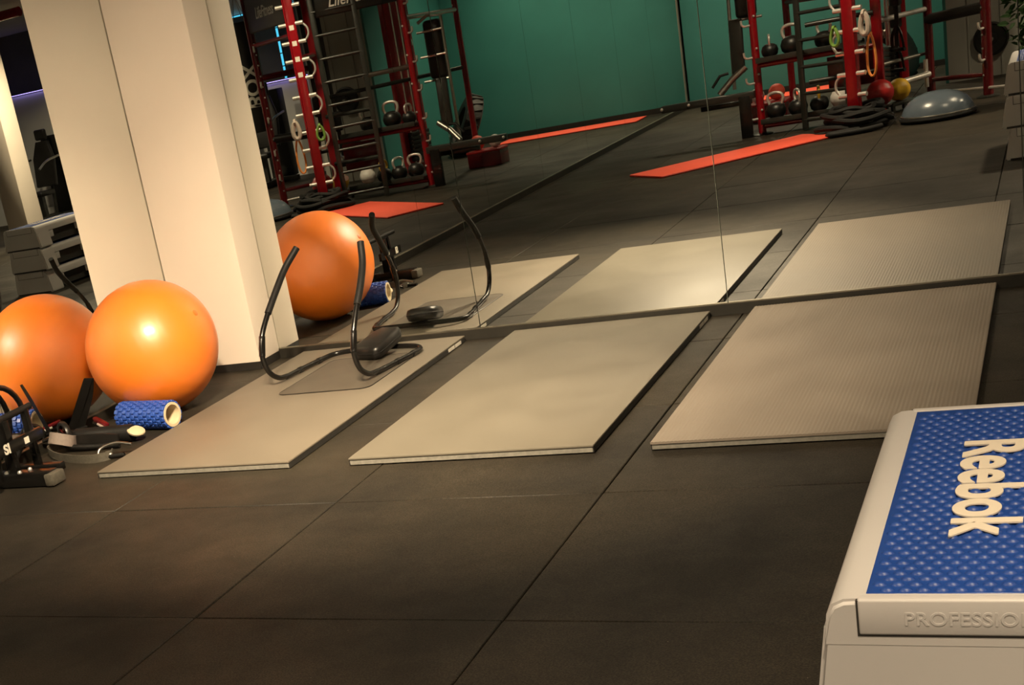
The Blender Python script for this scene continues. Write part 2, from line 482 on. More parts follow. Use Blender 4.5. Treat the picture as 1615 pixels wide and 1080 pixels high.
# teal wall at the far end, grey wall that steps forward beside it
tw = tag(obj('wall_teal', bx((1.72, -12.86, CEIL / 2), (3.40, 0.12, CEIL)), M['teal'], smooth=False), kind='structure')
obj('baseboard_teal', bx((1.72, -12.795, 0.035), (3.40, 0.012, 0.07)), M['skirting'], tw, smooth=False)
tag(obj('wall_teal_side', bx((3.325, -11.51, CEIL / 2), (0.03, 2.60, CEIL)), M['teal'], smooth=False), kind='structure')
gw = tag(obj('wall_grey', bx((3.785, -11.56, CEIL / 2), (0.89, 2.70, CEIL)), M['grey_wall'], smooth=False), kind='structure')
for k in range(3): obj('wall_batten', bx((3.55 + k * 0.31, -10.205, CEIL / 2), (0.02, 0.02, CEIL)), M['grey_wall'], gw, smooth=False)
# far side of the gym
pw = tag(obj('wall_partition', bx((6.25, -12.72, 0.70), (2.3, 0.16, 1.40)), M['white_wall'], smooth=False), kind='structure')
tag(obj('trim_3', bx((6.4, -12.78, 2.73), (2.6, 0.3, 0.53)), M['white_wall'], smooth=False), kind='structure')
pw2 = tag(obj('wall_half', bx((10.6, -12.70, 1.01), (2.7, 0.2, 2.02)), M['white_wall'], smooth=False), kind='structure')
tag(obj('wall_column', bx((8.42, -9.0, CEIL / 2), (0.36, 0.36, CEIL), None, 0.01, 2), M['plaster']), kind='structure')

t = thing('led_strip', 'purple light strip along the top of the white partition', 'light', (6.25, -12.60, 1.42))
obj('strip', bx((0, 0, 0), (2.2, 0.02, 0.008)), M['led_purple'], t)
t = thing('led_strip', 'purple light strip along the top of the far half wall', 'light', (10.6, -12.57, 2.04))
obj('strip', bx((0, 0, 0), (2.6, 0.02, 0.008)), M['led_purple'], t)
t = thing('led_strip', 'upright cyan light strip on the dark wall behind the rig', 'light', (5.97, -12.90, 1.42))
obj('channel', bx((0, 0, 0.47), (0.05, 0.02, 0.94)), M['char'], t)
for k in range(5): obj('light_segment', bx((0, 0.014, 0.10 + k * 0.185), (0.032, 0.012, 0.17)), M['led_cyan'], t)
t = thing('led_strip', 'cyan light strip under the white bulkhead', 'light', (6.4, -12.60, 2.44))
obj('strip', bx((0, 0, 0), (2.5, 0.03, 0.018)), M['led_cyan'], t)
t = thing('ceiling_pipe', 'red pipe hung under the ceiling past the column', 'pipe', (8.6, -8.2, 2.87))
obj('pipe', tb([(-1.6, 0.0, 0), (2.6, 0.0, 0)], 0.06, 14), M['red'], t)
for x in (-1.2, 0.6, 2.2): obj('hanger', tb([(x, 0, 0.05), (x, 0, 0.125)], 0.008, 6), M['steel'], t)

# downlights
ring_me = finish(lt([(0.075, -0.012), (0.105, -0.010), (0.108, 0.0), (0.075, 0.0)], 28, closed=True), 'trim_ring', M['frame_white'])
cup_me = finish(lt([(0.0, -0.004), (0.075, -0.004), (0.075, -0.001), (0.0, -0.001)], 24), 'lens', M['lamp'])
for i, (x, y, p, aim, beam, where) in enumerate(DOWNLIGHTS):
    t = thing('ceiling_downlight', 'round recessed ceiling downlight ' + where, 'downlight', (x, y, CEIL), 0, 'recessed ceiling downlights')
    obj('trim_ring', ring_me, None, t)
    obj('lens', cup_me, None, t)
    ld = bpy.data.lights.new('downlight_lamp', 'AREA')
    ld.shape = 'DISK'
    ld.size = 0.16
    ld.energy = p
    ld.color = WARM
    ld.spread = math.radians(beam)
    lo = bpy.data.objects.new('lamp', ld)
    COL.objects.link(lo)
    lo.parent = t
    lo.location = (0, 0, -0.02)
    if aim: lo.rotation_euler = (Vector(aim) - Vector((x, y, CEIL - 0.02))).to_track_quat('-Z', 'Y').to_euler()

# ------------------------------------------------------------------ gym mats on the floor
def gym_mat(label, x0, y0, x1, y1, th, top_mat, rot=0.0, ribs=False, sticker=False):
    t = thing('gym_mat', label, 'mat', ((x0 + x1) / 2, (y0 + y1) / 2, 0.0), rot, 'large grey gym mats before the mirror')
    w, d = x1 - x0, y1 - y0
    obj('foam_core', bx((0, 0, 0.002 + (th - 0.009) / 2), (w - 0.006, d - 0.006, th - 0.011), None, 0.002, 1), M['mat_edge'], t)
    for sgn in (-1, 1): obj('side_strip', bx((sgn * (w / 2 - 0.0022), 0, 0.002 + (th - 0.011) / 2), (0.0036, d - 0.004, th - 0.0125)), M['mat_edge_dark'], t)  # thin dark strip along each long side
    if ribs:
        # top sheet with fine lengthwise ribs
        bm = nb()
        n = int(w / 0.0138)
        prof = []
        for i in range(n):
            xa, xb = -w / 2 + w * i / n, -w / 2 + w * (i + 1) / n
            p = (xb - xa)
            prof += [(xa, 0.0), (xa + p * 0.25, 0.0015), (xa + p * 0.75, 0.0015)]
        prof.append((w / 2, 0.0))
        top = [[bm.verts.new((x, y, th - 0.0015 + z)) for x, z in prof] for y in (-d / 2, d / 2)]
        bot = [[bm.verts.new((x, y, th - 0.009)) for x in (-w / 2, w / 2)] for y in (-d / 2, d / 2)]
        for i in range(len(prof) - 1): bm.faces.new((top[0][i], top[0][i + 1], top[1][i + 1], top[1][i]))
        bm.faces.new(top[0] + [bot[0][1], bot[0][0]])
        bm.faces.new(top[1][::-1] + [bot[1][0], bot[1][1]])
        bm.faces.new((top[0][0], top[1][0], bot[1][0], bot[0][0]))
        bm.faces.new((top[0][-1], bot[0][1], bot[1][1], top[1][-1]))
        bm.faces.new((bot[0][0], bot[1][0], bot[1][1], bot[0][1]))
        obj('top_sheet', bm, top_mat, t, angle=60)
    else:
        obj('top_sheet', bx((0, 0, th - 0.0045), (w, d, 0.009), None, 0.003, 2), top_mat, t)
    if sticker:
        for k, (yy, ll) in enumerate(((d / 2 - 0.105, 0.085), (d / 2 - 0.200, 0.085))):
            s = obj('label_sticker', bx((w / 2 + 0.0002, yy, th * 0.42), (0.001, ll, th * 0.5)), M['paper'], t)
            s['label'] = 'small white maker label'
    return t
gym_mat('smooth grey mat beside the orange ball, under the black arm frame', 0.669, -2.057, 1.638, -0.040, 0.033, M['mat_plain'], sticker=True)
gym_mat('smooth grey mat lying between the other two large mats', 1.912, -2.064, 2.905, -0.036, 0.033, M['mat_plain_b'], sticker=True)
gym_mat('ribbed grey mat nearest to the blue-topped step', 3.113, -2.070, 4.139, -0.034, 0.033, M['mat_rib'], ribs=True)

# ------------------------------------------------------------------ exercise ball
R_B = 0.336
t = thing('exercise_ball', 'large glossy orange exercise ball against the cream pillar', 'ball', (0.338, -0.972, 0.0))
bm = nb()
k = 56
prof = []
for i in range(k + 1):
    a = PI * i / k
    r = R_B * (1 + (0.0016 * math.cos(a * 40) if 0.5 < a < PI - 0.5 else 0))
    prof.append((r * math.sin(a), R_B - r * math.cos(a)))
prof[0] = (0, prof[0][1]); prof[-1] = (0, prof[-1][1])
Mr = Matrix.Translation((0, 0, R_B)) @ Matrix.Rotation(math.radians(64), 4, 'Y') @ Matrix.Translation((0, 0, -R_B))
lathe(bm, prof, 64, Mr)
b = obj('shell', bm, M['ball'], t, angle=60)
obj('valve', lt([(0, 0), (0.016, 0), (0.016, 0.004), (0.010, 0.007), (0, 0.007)], 20, Mr @ Matrix.Translation((0, 0, 2 * R_B - 0.003))), M['ball_dark'], b)

# ------------------------------------------------------------------ blue foam roller
def foam_roller(label, loc, rotz, L=0.335, R=0.068, outer='blue', tilt=0.0):
    t = thing('foam_roller', label, 'roller', loc, rotz)
    X = Matrix.Translation((0, 0, R)) @ Matrix.Rotation(PI / 2, 4, 'Y')
    ri, rc = R * 0.70, R * 0.88
    obj('core_tube', lt([(ri, -L / 2), (rc, -L / 2), (rc, L / 2), (ri, L / 2)], 40, X, True), M['cream_core'], t)
    obj('foam_sleeve', lt([(rc, -L / 2 + 0.004), (R - 0.006, -L / 2 + 0.004), (R - 0.004, -L / 2 + 0.008), (R - 0.004, L / 2 - 0.008), (R - 0.006, L / 2 - 0.004), (rc, L / 2 - 0.004)], 40, X, True), M[outer], t)
    # raised tread blocks, all round the sleeve
    bm = nb()
    na, nl = 15, 12
    for a in range(na):
        for l in range(nl):
            ang = 2 * PI * (a + (0.5 if l % 2 else 0)) / na
            zc = -L / 2 + (l + 0.5) * L / nl
            Rm = X @ Matrix.Rotation(ang, 4, 'Z') @ Matrix.Translation((R - 0.003, 0, zc)) @ Matrix.Diagonal((0.010, 2 * PI * R / na * 0.74, L / nl * 0.80, 1))
            bmesh.ops.create_cube(bm, size=1.0, matrix=Rm)
    bmesh.ops.bevel(bm, geom=bm.edges[:], offset=0.0022, segments=1, affect='EDGES')
    tag(obj('tread_blocks', bm, M[outer], t), kind='stuff')
    return t
foam_roller('blue studded foam roller with hollow cream core before the orange ball', (0.440, -1.285, 0.0), math.radians(-9))

# black massage roller with a cream end, lying towards the mat
t = thing('massage_roller', 'black roller with cream end cap beside the blue roller', 'roller', (0.30, -1.50, 0.0), math.radians(2))
X = Matrix.Translation((0.02, 0, 0.042)) @ Matrix.Rotation(PI / 2, 4, 'Y')
obj('sleeve', lt([(0, -0.17), (0.036, -0.17), (0.042, -0.160), (0.042, 0.155), (0.038, 0.165), (0, 0.165)], 28, X), M['black_foam'], t)
capM = Matrix.Translation((0.205, 0.0, 0.050)) @ Matrix.Rotation(math.radians(26), 4, 'Y') @ Matrix.Diagonal((1.0, 1.15, 1.0, 1))
c = obj('end_cap', lt([(0, 0.010), (0.026, 0.010), (0.040, 0.006), (0.043, 0.0), (0.040, -0.008), (0, -0.008)], 32, capM), M['cream_core'], t)
c['label'] = 'rounded cream end cap'

# ------------------------------------------------------------------ black arm frame (abdominal trainer)
t = thing('abdominal_trainer', 'black tubular rocking frame with two curved arms and head pad', 'exercise frame', (1.2, -0.6, 0.033))
def loc(pts): return [(x - 1.2, y + 0.6, z - 0.033) for x, y, z in pts]
Rarm = [(1.43, -0.625, 0.660), (1.445, -0.675, 0.575), (1.455, -0.755, 0.490), (1.455, -0.835, 0.405), (1.450, -0.910, 0.300), (1.445, -0.940, 0.205), (1.445, -0.915, 0.12), (1.45, -0.84, 0.068), (1.45, -0.74, 0.053)]
Larm = [(0.990, -0.470, 0.655), (0.945, -0.545, 0.575), (0.925, -0.645, 0.485), (0.908, -0.740, 0.395), (0.895, -0.820, 0.300), (0.890, -0.850, 0.205), (0.893, -0.825, 0.12), (0.900, -0.755, 0.068), (0.905, -0.67, 0.053)]
for arm, sgn in ((Rarm, 1), (Larm, -1)):
    a = obj('arm', tb(smooth_path(loc(arm), 6), 0.0135, 14), M['black_tube'], t)
    g = smooth_path(loc(arm[:4]), 6)
    g[0] = g[0] + (g[0] - g[1]).normalized() * 0.006
    obj('grip', tb(g, 0.0175, 14), M['black_foam'], a)
    e = loc([arm[5]])[0]
    obj('joint_sleeve', tb(loc([(arm[4][0], arm[4][1], arm[4][2]), (arm[5][0], arm[5][1], arm[5][2])]), 0.0160, 12), M['black_tube'], a)
base = [(0.905, -0.69, 0.052), (0.915, -0.55, 0.050), (0.945, -0.36, 0.050), (0.975, -0.275, 0.052), (1.05, -0.250, 0.056), (1.22, -0.245, 0.058), (1.42, -0.265, 0.056), (1.50, -0.315, 0.052), (1.505, -0.40, 0.050), (1.475, -0.58, 0.050), (1.45, -0.76, 0.052)]
obj('base_bar', tb(smooth_path(loc(base), 6), 0.0135, 14), M['black_tube'], t)
for p, q in (((0.914, -0.56, 0.05), (0.916, -0.535, 0.05)), ((1.477, -0.57, 0.05), (1.481, -0.545, 0.05)), ((0.940, -0.39, 0.05), (0.944, -0.365, 0.05)), ((1.502, -0.43, 0.05), (1.504, -0.405, 0.05))):
    obj('clamp', tb(loc([p, q]), 0.0162, 12), M['black_tube'], t)
# head pad: a cushion that tapers towards the user
bm = nb()
pp = [(-0.095, -0.12), (-0.07, -0.145), (0.07, -0.145), (0.095, -0.12), (0.085, 0.07), (0.055, 0.115), (-0.055, 0.115), (-0.085, 0.07)]
prism(bm, pp, -0.036, 0.036, bev=0.024)
pad = obj('head_pad', bm, M['black_vinyl'], t, (0.075, 0.300, 0.068), (math.radians(12), 0, math.radians(-16)), angle=60)
obj('pad_seam', tb([Vector((x * 1.0, y * 1.0, 0.0)) for x, y in pp], 0.003, 6, True), M['black_foam'], pad)
obj('pad_bracket', bx((0.07, 0.335, 0.028), (0.06, 0.05, 0.02), None, 0.004), M['black_tube'], t)

# thin pad that the trainer stands on
t = thing('exercise_pad', 'thin dark rounded pad under the black arm frame', 'pad', (1.245, -0.66, 0.033))
poly = [(x - 1.245, y + 0.66) for x, y in rrect(1.00, -0.985, 1.505, -0.335, 0.05)]
obj('pad', prism(nb(), poly, 0.0003, 0.0032, bev=0.001), M['mat_thin'], t)
obj('edge_binding', tb([Vector((x, y, 0.0024)) for x, y in poly], 0.0021, 6, True), M['black_vinyl'], t)

# ------------------------------------------------------------------ black push-up bench frame at the side mirror
t = thing('dip_frame', 'low black steel frame with bolted foot against the side mirror', 'exercise frame', (0.25, -2.10, 0.0))
B = obj('foot_beam', bx((-0.005, 0.0, 0.036), (0.43, 0.075, 0.062), None, 0.004), M['black_tube'], t)
for s in (-1, 1): obj('end_cap', bx((-0.005 + s * 0.222, 0.0, 0.033), (0.05, 0.095, 0.056), None, 0.010, 2), M['strap'], B)
for x, y in ((-0.03, -0.022), (0.045, -0.022), (0.07, 0.022)):
    obj('bolt', lt([(0, 0.0), (0.010, 0.0), (0.010, 0.006), (0.006, 0.011), (0, 0.012)], 12, Matrix.Translation((x, y, 0.067))), M['chrome'], B)
obj('upright', bx((0.0, 0.0, 0.185), (0.05, 0.04, 0.24), None, 0.005), M['black_tube'], t)
obj('upright', bx((0.0, -0.09, 0.175), (0.035, 0.03, 0.25), Euler((math.radians(-12), 0, 0)), 0.005), M['black_tube'], t)
obj('upright', bx((-0.03, 0.20, 0.155), (0.035, 0.03, 0.30), None, 0.005), M['black_tube'], t)
obj('handle_bar', tb([(-0.03, 0.245, 0.305), (-0.02, -0.24, 0.305)], 0.016, 14), M['black_foam'], t)
obj('foot_beam', bx((-0.05, 0.20, 0.020), (0.30, 0.06, 0.036), None, 0.004), M['black_tube'], t)
hoop = [(-0.20, 0.22 + 0.17 * math.sin(a), 0.235 + 0.17 * math.cos(a)) for a in [math.radians(-70 + 14 * i) for i in range(15)]]
obj('hoop', tb(hoop + [(-0.20, 0.22, 0.03)], 0.014, 12), M['black_tube'], t)
sp = obj('side_spar', bx((0.05, 0.015, 0.195), (0.020, 0.34, 0.052), None, 0.003), M['black_tube'], t)
lettering('SI', 0.060, 0.0006, M['white_print'], sp, (0.0616, -0.075, 0.195), (PI / 2, 0, PI / 2), bold=0.0025)
obj('white_mark', bx((0.0606, 0.065, 0.194), (0.001, 0.032, 0.028)), M['white_print'], sp)

# ------------------------------------------------------------------ straps and small kit between the frame and the rollers
t = thing('webbing_strap', 'grey webbing strap looped flat on the floor', 'strap', (0.30, -1.715, 0.0))
pts = smooth_path([(-0.16, 0.16, 0.03), (-0.20, 0.05, 0.035), (-0.10, -0.03, 0.025), (0.05, -0.09, 0.022), (0.17, -0.10, 0.02), (0.235, -0.055, 0.02), (0.22, -0.01, 0.018)], 8)
obj('band', tb(pts, 0, flat=(0.040, 0.004)), M['strap'], t)
obj('loop_pad', tb(smooth_path([(-0.19, 0.15, 0.05), (-0.21, 0.09, 0.08), (-0.15, 0.05, 0.09), (-0.09, 0.09, 0.06), (-0.10, 0.15, 0.04)], 6), 0, flat=(0.055, 0.006)), M['strap_light'], t)
obj('ring', lt([(0.020 + 0.004 * math.cos(a), 0.004 * math.sin(a)) for a in [2 * PI * i / 8 for i in range(8)]], 22, Matrix.Translation((0.205, -0.035, 0.018)) @ Matrix.Rotation(0.5, 4, 'X'), True), M['steel'], t)

t = thing('suspension_strap', 'wide black strap handle propped up before the orange ball', 'strap', (0.20, -1.46, 0.0))
pts = smooth_path([(-0.155, 0.03, 0.015), (-0.105, 0.045, 0.10), (-0.05, 0.06, 0.19), (0.005, 0.080, 0.285), (0.012, 0.088, 0.290), (-0.02, 0.090, 0.21), (-0.07, 0.07, 0.11), (-0.115, 0.05, 0.02)], 8)
bmx = nb()
# flat band facing the camera
Pn = [Vector(p) for p in pts]
side = Vector((0.86, 0.50, -0.20)).normalized()
vr = []
for i, p in enumerate(Pn):
    vr.append((bmx.verts.new(p - side * 0.022), bmx.verts.new(p + side * 0.022)))
for i in range(len(vr) - 1): bmx.faces.new((vr[i][0], vr[i][1], vr[i + 1][1], vr[i + 1][0]))
bmesh.ops.solidify(bmx, geom=bmx.faces[:], thickness=0.006)
obj('handle_band', bmx, M['black_vinyl'], t, angle=60)
obj('lower_band', tb(smooth_path([(-0.13, 0.02, 0.03), (-0.10, -0.05, 0.03), (0.02, -0.12, 0.05), (0.16, -0.125, 0.05), (0.26, -0.12, 0.04)], 8), 0, flat=(0.045, 0.008)), M['black_vinyl'], t)
obj('coiled_cord', tb(smooth_path([(0.22, -0.10, 0.02), (0.12, -0.09, 0.03), (0.02, -0.08, 0.035), (-0.06, -0.10, 0.03), (-0.02, -0.15, 0.025), (0.12, -0.155, 0.02), (0.27, -0.14, 0.018)], 8), 0.014, 10), M['black_foam'], t)
t = thing('carabiner_clip', 'red and silver strap clip lying by the blue roller', 'clip', (0.16, -1.30, 0.0), math.radians(-24))
obj('body', bx((0, 0, 0.055), (0.12, 0.028, 0.022), Euler((0, math.radians(14), 0)), 0.008), M['dark_red'], t)
obj('pin', tb([(-0.01, -0.016, 0.048), (0.05, -0.018, 0.034)], 0.006, 8), M['chrome'], t)
obj('stay', tb([(-0.07, 0.0, 0.045), (0.15, -0.02, 0.012)], 0.012, 8), M['black_tube'], t)
obj('buckle', bx((0.115, -0.02, 0.026), (0.025, 0.022, 0.016), None, 0.003), M['steel'], t)
t = thing('wire_handle', 'silver wire handle resting against the edge of the mat', 'handle', (0.575, -1.755, 0.0), math.radians(12))
obj('bail', tb(smooth_path([(-0.11, 0.0, 0.012), (-0.10, 0.03, 0.045), (-0.03, 0.05, 0.060), (0.05, 0.05, 0.045)], 8), 0.007, 10), M['steel'], t)
obj('stem', tb([(-0.10, 0.0, 0.012), (0.03, -0.01, 0.014)], 0.011, 10), M['black_foam'], t)
obj('rivet', lt([(0, 0), (0.009, 0), (0.007, 0.005), (0, 0.006)], 12, Matrix.Translation((-0.04, -0.004, 0.024))), M['chrome'], t)
t = thing('ab_wheel', 'small black wheel with rod handle standing at the side mirror', 'ab wheel', (0.100, -1.52, 0.0), math.radians(60))
obj('tyre', lt([(0.055, -0.014), (0.062, -0.012), (0.066, 0.0), (0.062, 0.012), (0.055, 0.014), (0.048, 0.010), (0.048, -0.010)], 30, Matrix.Translation((0, 0, 0.066)) @ Matrix.Rotation(PI / 2, 4, 'Y'), True), M['black_vinyl'], t)
for a in range(4): obj('spoke', tb([(0, 0, 0.066), (0, 0.05 * math.cos(a * PI / 2 + .4), 0.066 + 0.05 * math.sin(a * PI / 2 + .4))], 0.006, 6), M['dark_red'], t)
obj('axle', tb([(-0.12, 0, 0.066), (0.12, 0, 0.066)], 0.009, 10), M['black_tube'], t)

# ------------------------------------------------------------------ stack of step platforms
def step_platform(label, loc, logo):
    L, Wd, Hh = 0.925, 0.398, 0.205
    t = thing('step_platform', label, 'step', loc, 0.0, 'stacked step platforms')
    # deck: rounded along its long edges
    bm = nb()
    sec = [(-Wd / 2 + 0.000, 0.145), (-Wd / 2 + 0.004, 0.180), (-Wd / 2 + 0.012, 0.196), (-Wd / 2 + 0.028, 0.204), (-Wd / 2 + 0.042, 0.205)]
    sec = sec + [(-x, z) for x, z in sec[::-1]]
    sec += [(Wd / 2 - 0.001, 0.135), (-Wd / 2 + 0.001, 0.135)]
    sec = [(x, z) for x, z in sec]
    A = [bm.verts.new((x, -L / 2, z)) for x, z in sec]
    Bv = [bm.verts.new((x, L / 2, z)) for x, z in sec]
    bm.faces.new(A[::-1]); fB = bm.faces.new(Bv)
    for i in range(len(sec)): bm.faces.new((A[i], A[(i + 1) % len(sec)], Bv[(i + 1) % len(sec)], Bv[i]))
    bmesh.ops.recalc_face_normals(bm, faces=bm.faces[:])
    bmesh.ops.bevel(bm, geom=[e for e in bm.edges if abs(abs(e.verts[0].co.y) - L / 2) < 1e-6 and abs(e.verts[0].co.y - e.verts[1].co.y) < 1e-6 and e.verts[0].co.z > 0.14 and e.verts[1].co.z > 0.14], offset=0.007, segments=3, affect='EDGES')
    deck = obj('deck', bm, M['step'], t)
    # end plates with raised lip at both ends
    for s in (-1, 1):
        ep = obj('end_plate', bx((0, s * (L / 2 - 0.0080), 0.1785), (0.302, 0.020, 0.056), None, 0.004, 3), M['step'], t)
        obj('plate_seam', bx((0, s * (L / 2 - 0.0090), 0.1765), (0.3056, 0.019, 0.056)), M['step_dark'], ep)
        if logo and s == -1:
            lettering('PROFESSIONAL', 0.0285, 0.0004, M['step'], ep, (0.012, -L / 2 - 0.0023, 0.176), (PI / 2, 0, 0), spacing=1.06, bold=0.0003)
    # legs: an end block at each end that steps inwards along the long sides
    for s in (-1, 1):
        y0 = s * (L / 2 - 0.0005)
        bm = nb()
        f = [(-Wd / 2 - 0.024, 0.0), (Wd / 2 + 0.024, 0.0), (Wd / 2 - 0.0005, 0.168), (-Wd / 2 + 0.0005, 0.168)]
        for dy in (0.0, 0.17):
            pass
        a = [bm.verts.new((x, y0, z)) for x, z in f]
        bq = [bm.verts.new((x, y0 - s * 0.19, z)) for x, z in f]
        bm.faces.new(a); bm.faces.new(bq[::-1])
        for i in range(4): bm.faces.new((a[i], a[(i + 1) % 4], bq[(i + 1) % 4], bq[i]))
        bmesh.ops.recalc_face_normals(bm, faces=bm.faces[:])
        bmesh.ops.bevel(bm, geom=bm.edges[:], offset=0.008, segments=2, affect='EDGES')
        lg = obj('leg_block', bm, M['step'], t)
        obj('leg_gusset', bx((0, y0 - s * 0.225, 0.100), (Wd - 0.006, 0.075, 0.062), None, 0.004), M['step'], lg)
        obj('rubber_foot', bx((0, y0 - s * 0.095, -0.001 + 0.006), (Wd - 0.01, 0.195, 0.014), None, 0.002), M['step_dark'], lg)
    obj('underside_web', bx((0, 0, 0.075), (Wd - 0.09, 0.56, 0.11)), M['step_dark'], t)
    # studded rubber top
    px, py = 0.141, L / 2 - 0.024
    pad = obj('top_pad', bx((0, 0, 0.2040), (2 * px, 2 * py, 0.004), None, 0.001, 1), M['step_pad'], t)
    if logo:
        bm = nb()
        dx, dy = 0.0240, 0.0200
        ny = int(2 * py / dy)
        nx = int(2 * px / dx)
        proto = [(0.0, 0.0052), (0.45, 0.0045), (0.8, 0.0024), (1.0, 0.0)]
        for j in range(ny):
            for i in range(nx + 1):
                x = -px + dx * (i + (0.5 if j % 2 else 0.0)) + 0.004
                y = -py + dy * (j + 0.5)
                if x > px - 0.008 or x < -px + 0.008: continue
                lathe(bm, [(r_, z_) for r_, z_ in reversed(proto)], 8, Matrix.Translation((x, y, 0.2059)) @ Matrix.Diagonal((0.0106, 0.0076, 1, 1)))
        tag(obj('pad_studs', bm, M['step_pad'], pad, angle=80), kind='stuff')
        lettering('Reebok', 0.137, 0.0012, M['step_print'], pad, (0.0, 0.0, 0.2108), (0, 0, -PI / 2), bold=0.0016, sx=1.08, spacing=1.0, heavy=0.0022)
    return t
step_platform('grey-white step at the bottom of the step stack', (4.288, -4.283, 0.0), False)
step_platform('grey-white step in the middle of the step stack', (4.272, -4.275, 0.2095), False)
step_platform('grey-white step with blue studded Reebok top, topmost of its stack', (4.288, -4.283, 0.419), True)

# potted plant beside the steps
t = thing('potted_plant', 'bushy green potted plant reflected above the stack of steps', 'plant', (4.29, -7.40, 0.0))
pot = obj('pot', lt([(0, 0), (0.13, 0), (0.17, 0.34), (0.175, 0.36), (0.155, 0.36), (0.15, 0.33), (0, 0.33)], 28), M['pot'], t)
for k in range(7):
    a = k * 0.9
    obj('stem', tb(smooth_path([(0.03 * math.cos(a), 0.03 * math.sin(a), 0.32), (0.09 * math.cos(a), 0.09 * math.sin(a), 0.6), (0.17 * math.cos(a), 0.17 * math.sin(a), 0.95)], 4), 0.006, 6), M['leaf'], t)
bm = nb()
for i in range(900):
    a = random.uniform(0, 2 * PI); h = random.uniform(0.34, 1.30)
    rr = random.uniform(0.05, 0.30) * (1.1 - abs(h - 0.8))
    c = Vector((rr * math.cos(a), rr * math.sin(a), h))
    R = Euler((random.uniform(-1, 1), random.uniform(-1, 1), a)).to_matrix()
    ln, wdt = random.uniform(0.06, 0.11), random.uniform(0.018, 0.032)
    q = [(0, 0, 0), (ln * .35, wdt, 0.006), (ln * .75, wdt * .7, 0.0), (ln, 0, -0.012), (ln * .75, -wdt * .7, 0.0), (ln * .35, -wdt, 0.006)]
    vv = [bm.verts.new(c + R @ Vector(p)) for p in q]
    bm.faces.new((vv[0], vv[1], vv[2], vv[3])); bm.faces.new((vv[0], vv[3], vv[4], vv[5]))
tag(obj('foliage', bm, M['leaf'], t), kind='stuff')

# ------------------------------------------------------------------ functional training rig at the far side (seen in the mirrors)
rig = thing('training_rig', 'red and black functional training rig with ladder, shelves and chrome handles', 'training rig', (2.75, -8.40, 0.0))
OX, OY = 2.75, -8.40
def rl(p): return (p[0] - OX, p[1] - OY, p[2])
HT = 2.45
P1, P2, P4, P7, P6, PT, P5 = (1.79, -7.93), (1.84, -9.60), (2.75, -7.16), (3.80, -8.15), (3.28, -8.62), (2.90, -9.95), (2.90, -7.86)
def post(p, r, m, foot=True, square=None, h=HT):
    if square: bm = bx((p[0] - OX, p[1] - OY, h / 2 + 0.01), (square[0], square[1], h - 0.02), Euler((0, 0, square[2])), 0.012, 2)
    else: bm = tb([rl((*p, 0.012)), rl((*p, h))], r, 20)
    o = obj('post', bm, m, rig)
    if foot: obj('foot_plate', lt([(0, 0.0), (0.10, 0.0), (0.10, 0.010), (0.06, 0.022), (0, 0.022)], 20, Matrix.Translation(rl((*p, 0.0)))), M['char'], o)
    return o
o1 = post(P1, 0.038, M['red'])
o2 = post(P2, 0.036, M['red'])
o4 = post(P4, 0, M['red'], True, (0.11, 0.075, 0.35))
o7 = post(P7, 0.045, M['dark_red'])
o6 = post(P6, 0.040, M['dark_red'])
o5 = post(P5, 0, M['red'], True, (0.085, 0.065, 0.2))
# hooks and studs on the posts
def hook_me():
    bm = tb(smooth_path([(0, 0, 0), (0.05, 0, 0), (0.075, 0, 0.02), (0.08, 0, 0.06)], 5), 0.011, 8)
    return finish(bm, 'hook', M['chrome'])
HOOK = hook_me()
for z in (0.16, 0.50, 0.74, 1.04, 1.34, 1.64, 1.94):
    obj('hook', HOOK, None, o1, rl((P1[0] - 0.03, P1[1] + 0.02, z)), (0, 0, math.radians(150)))
    obj('stud', lt(sphere_prof(0.012, 6), 10, Matrix.Translation(rl((P1[0] + 0.02, P1[1] + 0.036, z + 0.08)))), M['chrome'], o1)
for z in (0.34, 0.62, 1.0, 1.4, 1.8):
    obj('hook', HOOK, None, o7, rl((P7[0] - 0.02, P7[1] + 0.035, z)), (0, 0, math.radians(120)))
for z in [0.2 + 0.12 * k for k in range(17)]:
    obj('stud', lt(sphere_prof(0.010, 6), 8, Matrix.Translation(rl((P7[0] - 0.035, P7[1] + 0.03, z)))), M['steel'], o7)
# front post: pegs on both sides and loop handles on the ladder side
ca, sa = math.cos(0.35), math.sin(0.35)
def p4(u, v, z): return rl((P4[0] + u * ca - v * sa, P4[1] + u * sa + v * ca, z))
peg_me = finish(tb([(0, 0, 0), (0.08, 0, 0)], [0.021, 0.021], 12), 'peg', M['chrome'])
for k in range(11):
    z = 0.30 + 0.185 * k
    for s in (1, -1):
        obj('peg', peg_me, None, o4, p4(s * 0.05, 0.02, z), (0, 0, 0.35 + (0 if s > 0 else PI)))
for k in range(5):
    z = 0.30 + 0.37 * k
    lp = smooth_path([(-0.055, 0.0, z), (-0.12, 0.0, z + 0.005), (-0.165, 0.0, z + 0.06), (-0.16, 0.0, z + 0.13), (-0.11, 0.0, z + 0.18), (-0.055, 0.0, z + 0.185)], 5)
    obj('loop_handle', tb([p4(q[0], q[1], q[2]) for q in lp], 0.0115, 10), M['chrome'], o4)
for k in range(4):
    a = obj('post_decal', bx(p4(-0.005, 0.0385, 1.45 + 0.16 * k), (0.05, 0.001, 0.05), Euler((0, 0, 0.35))), M['white_print'], o4)
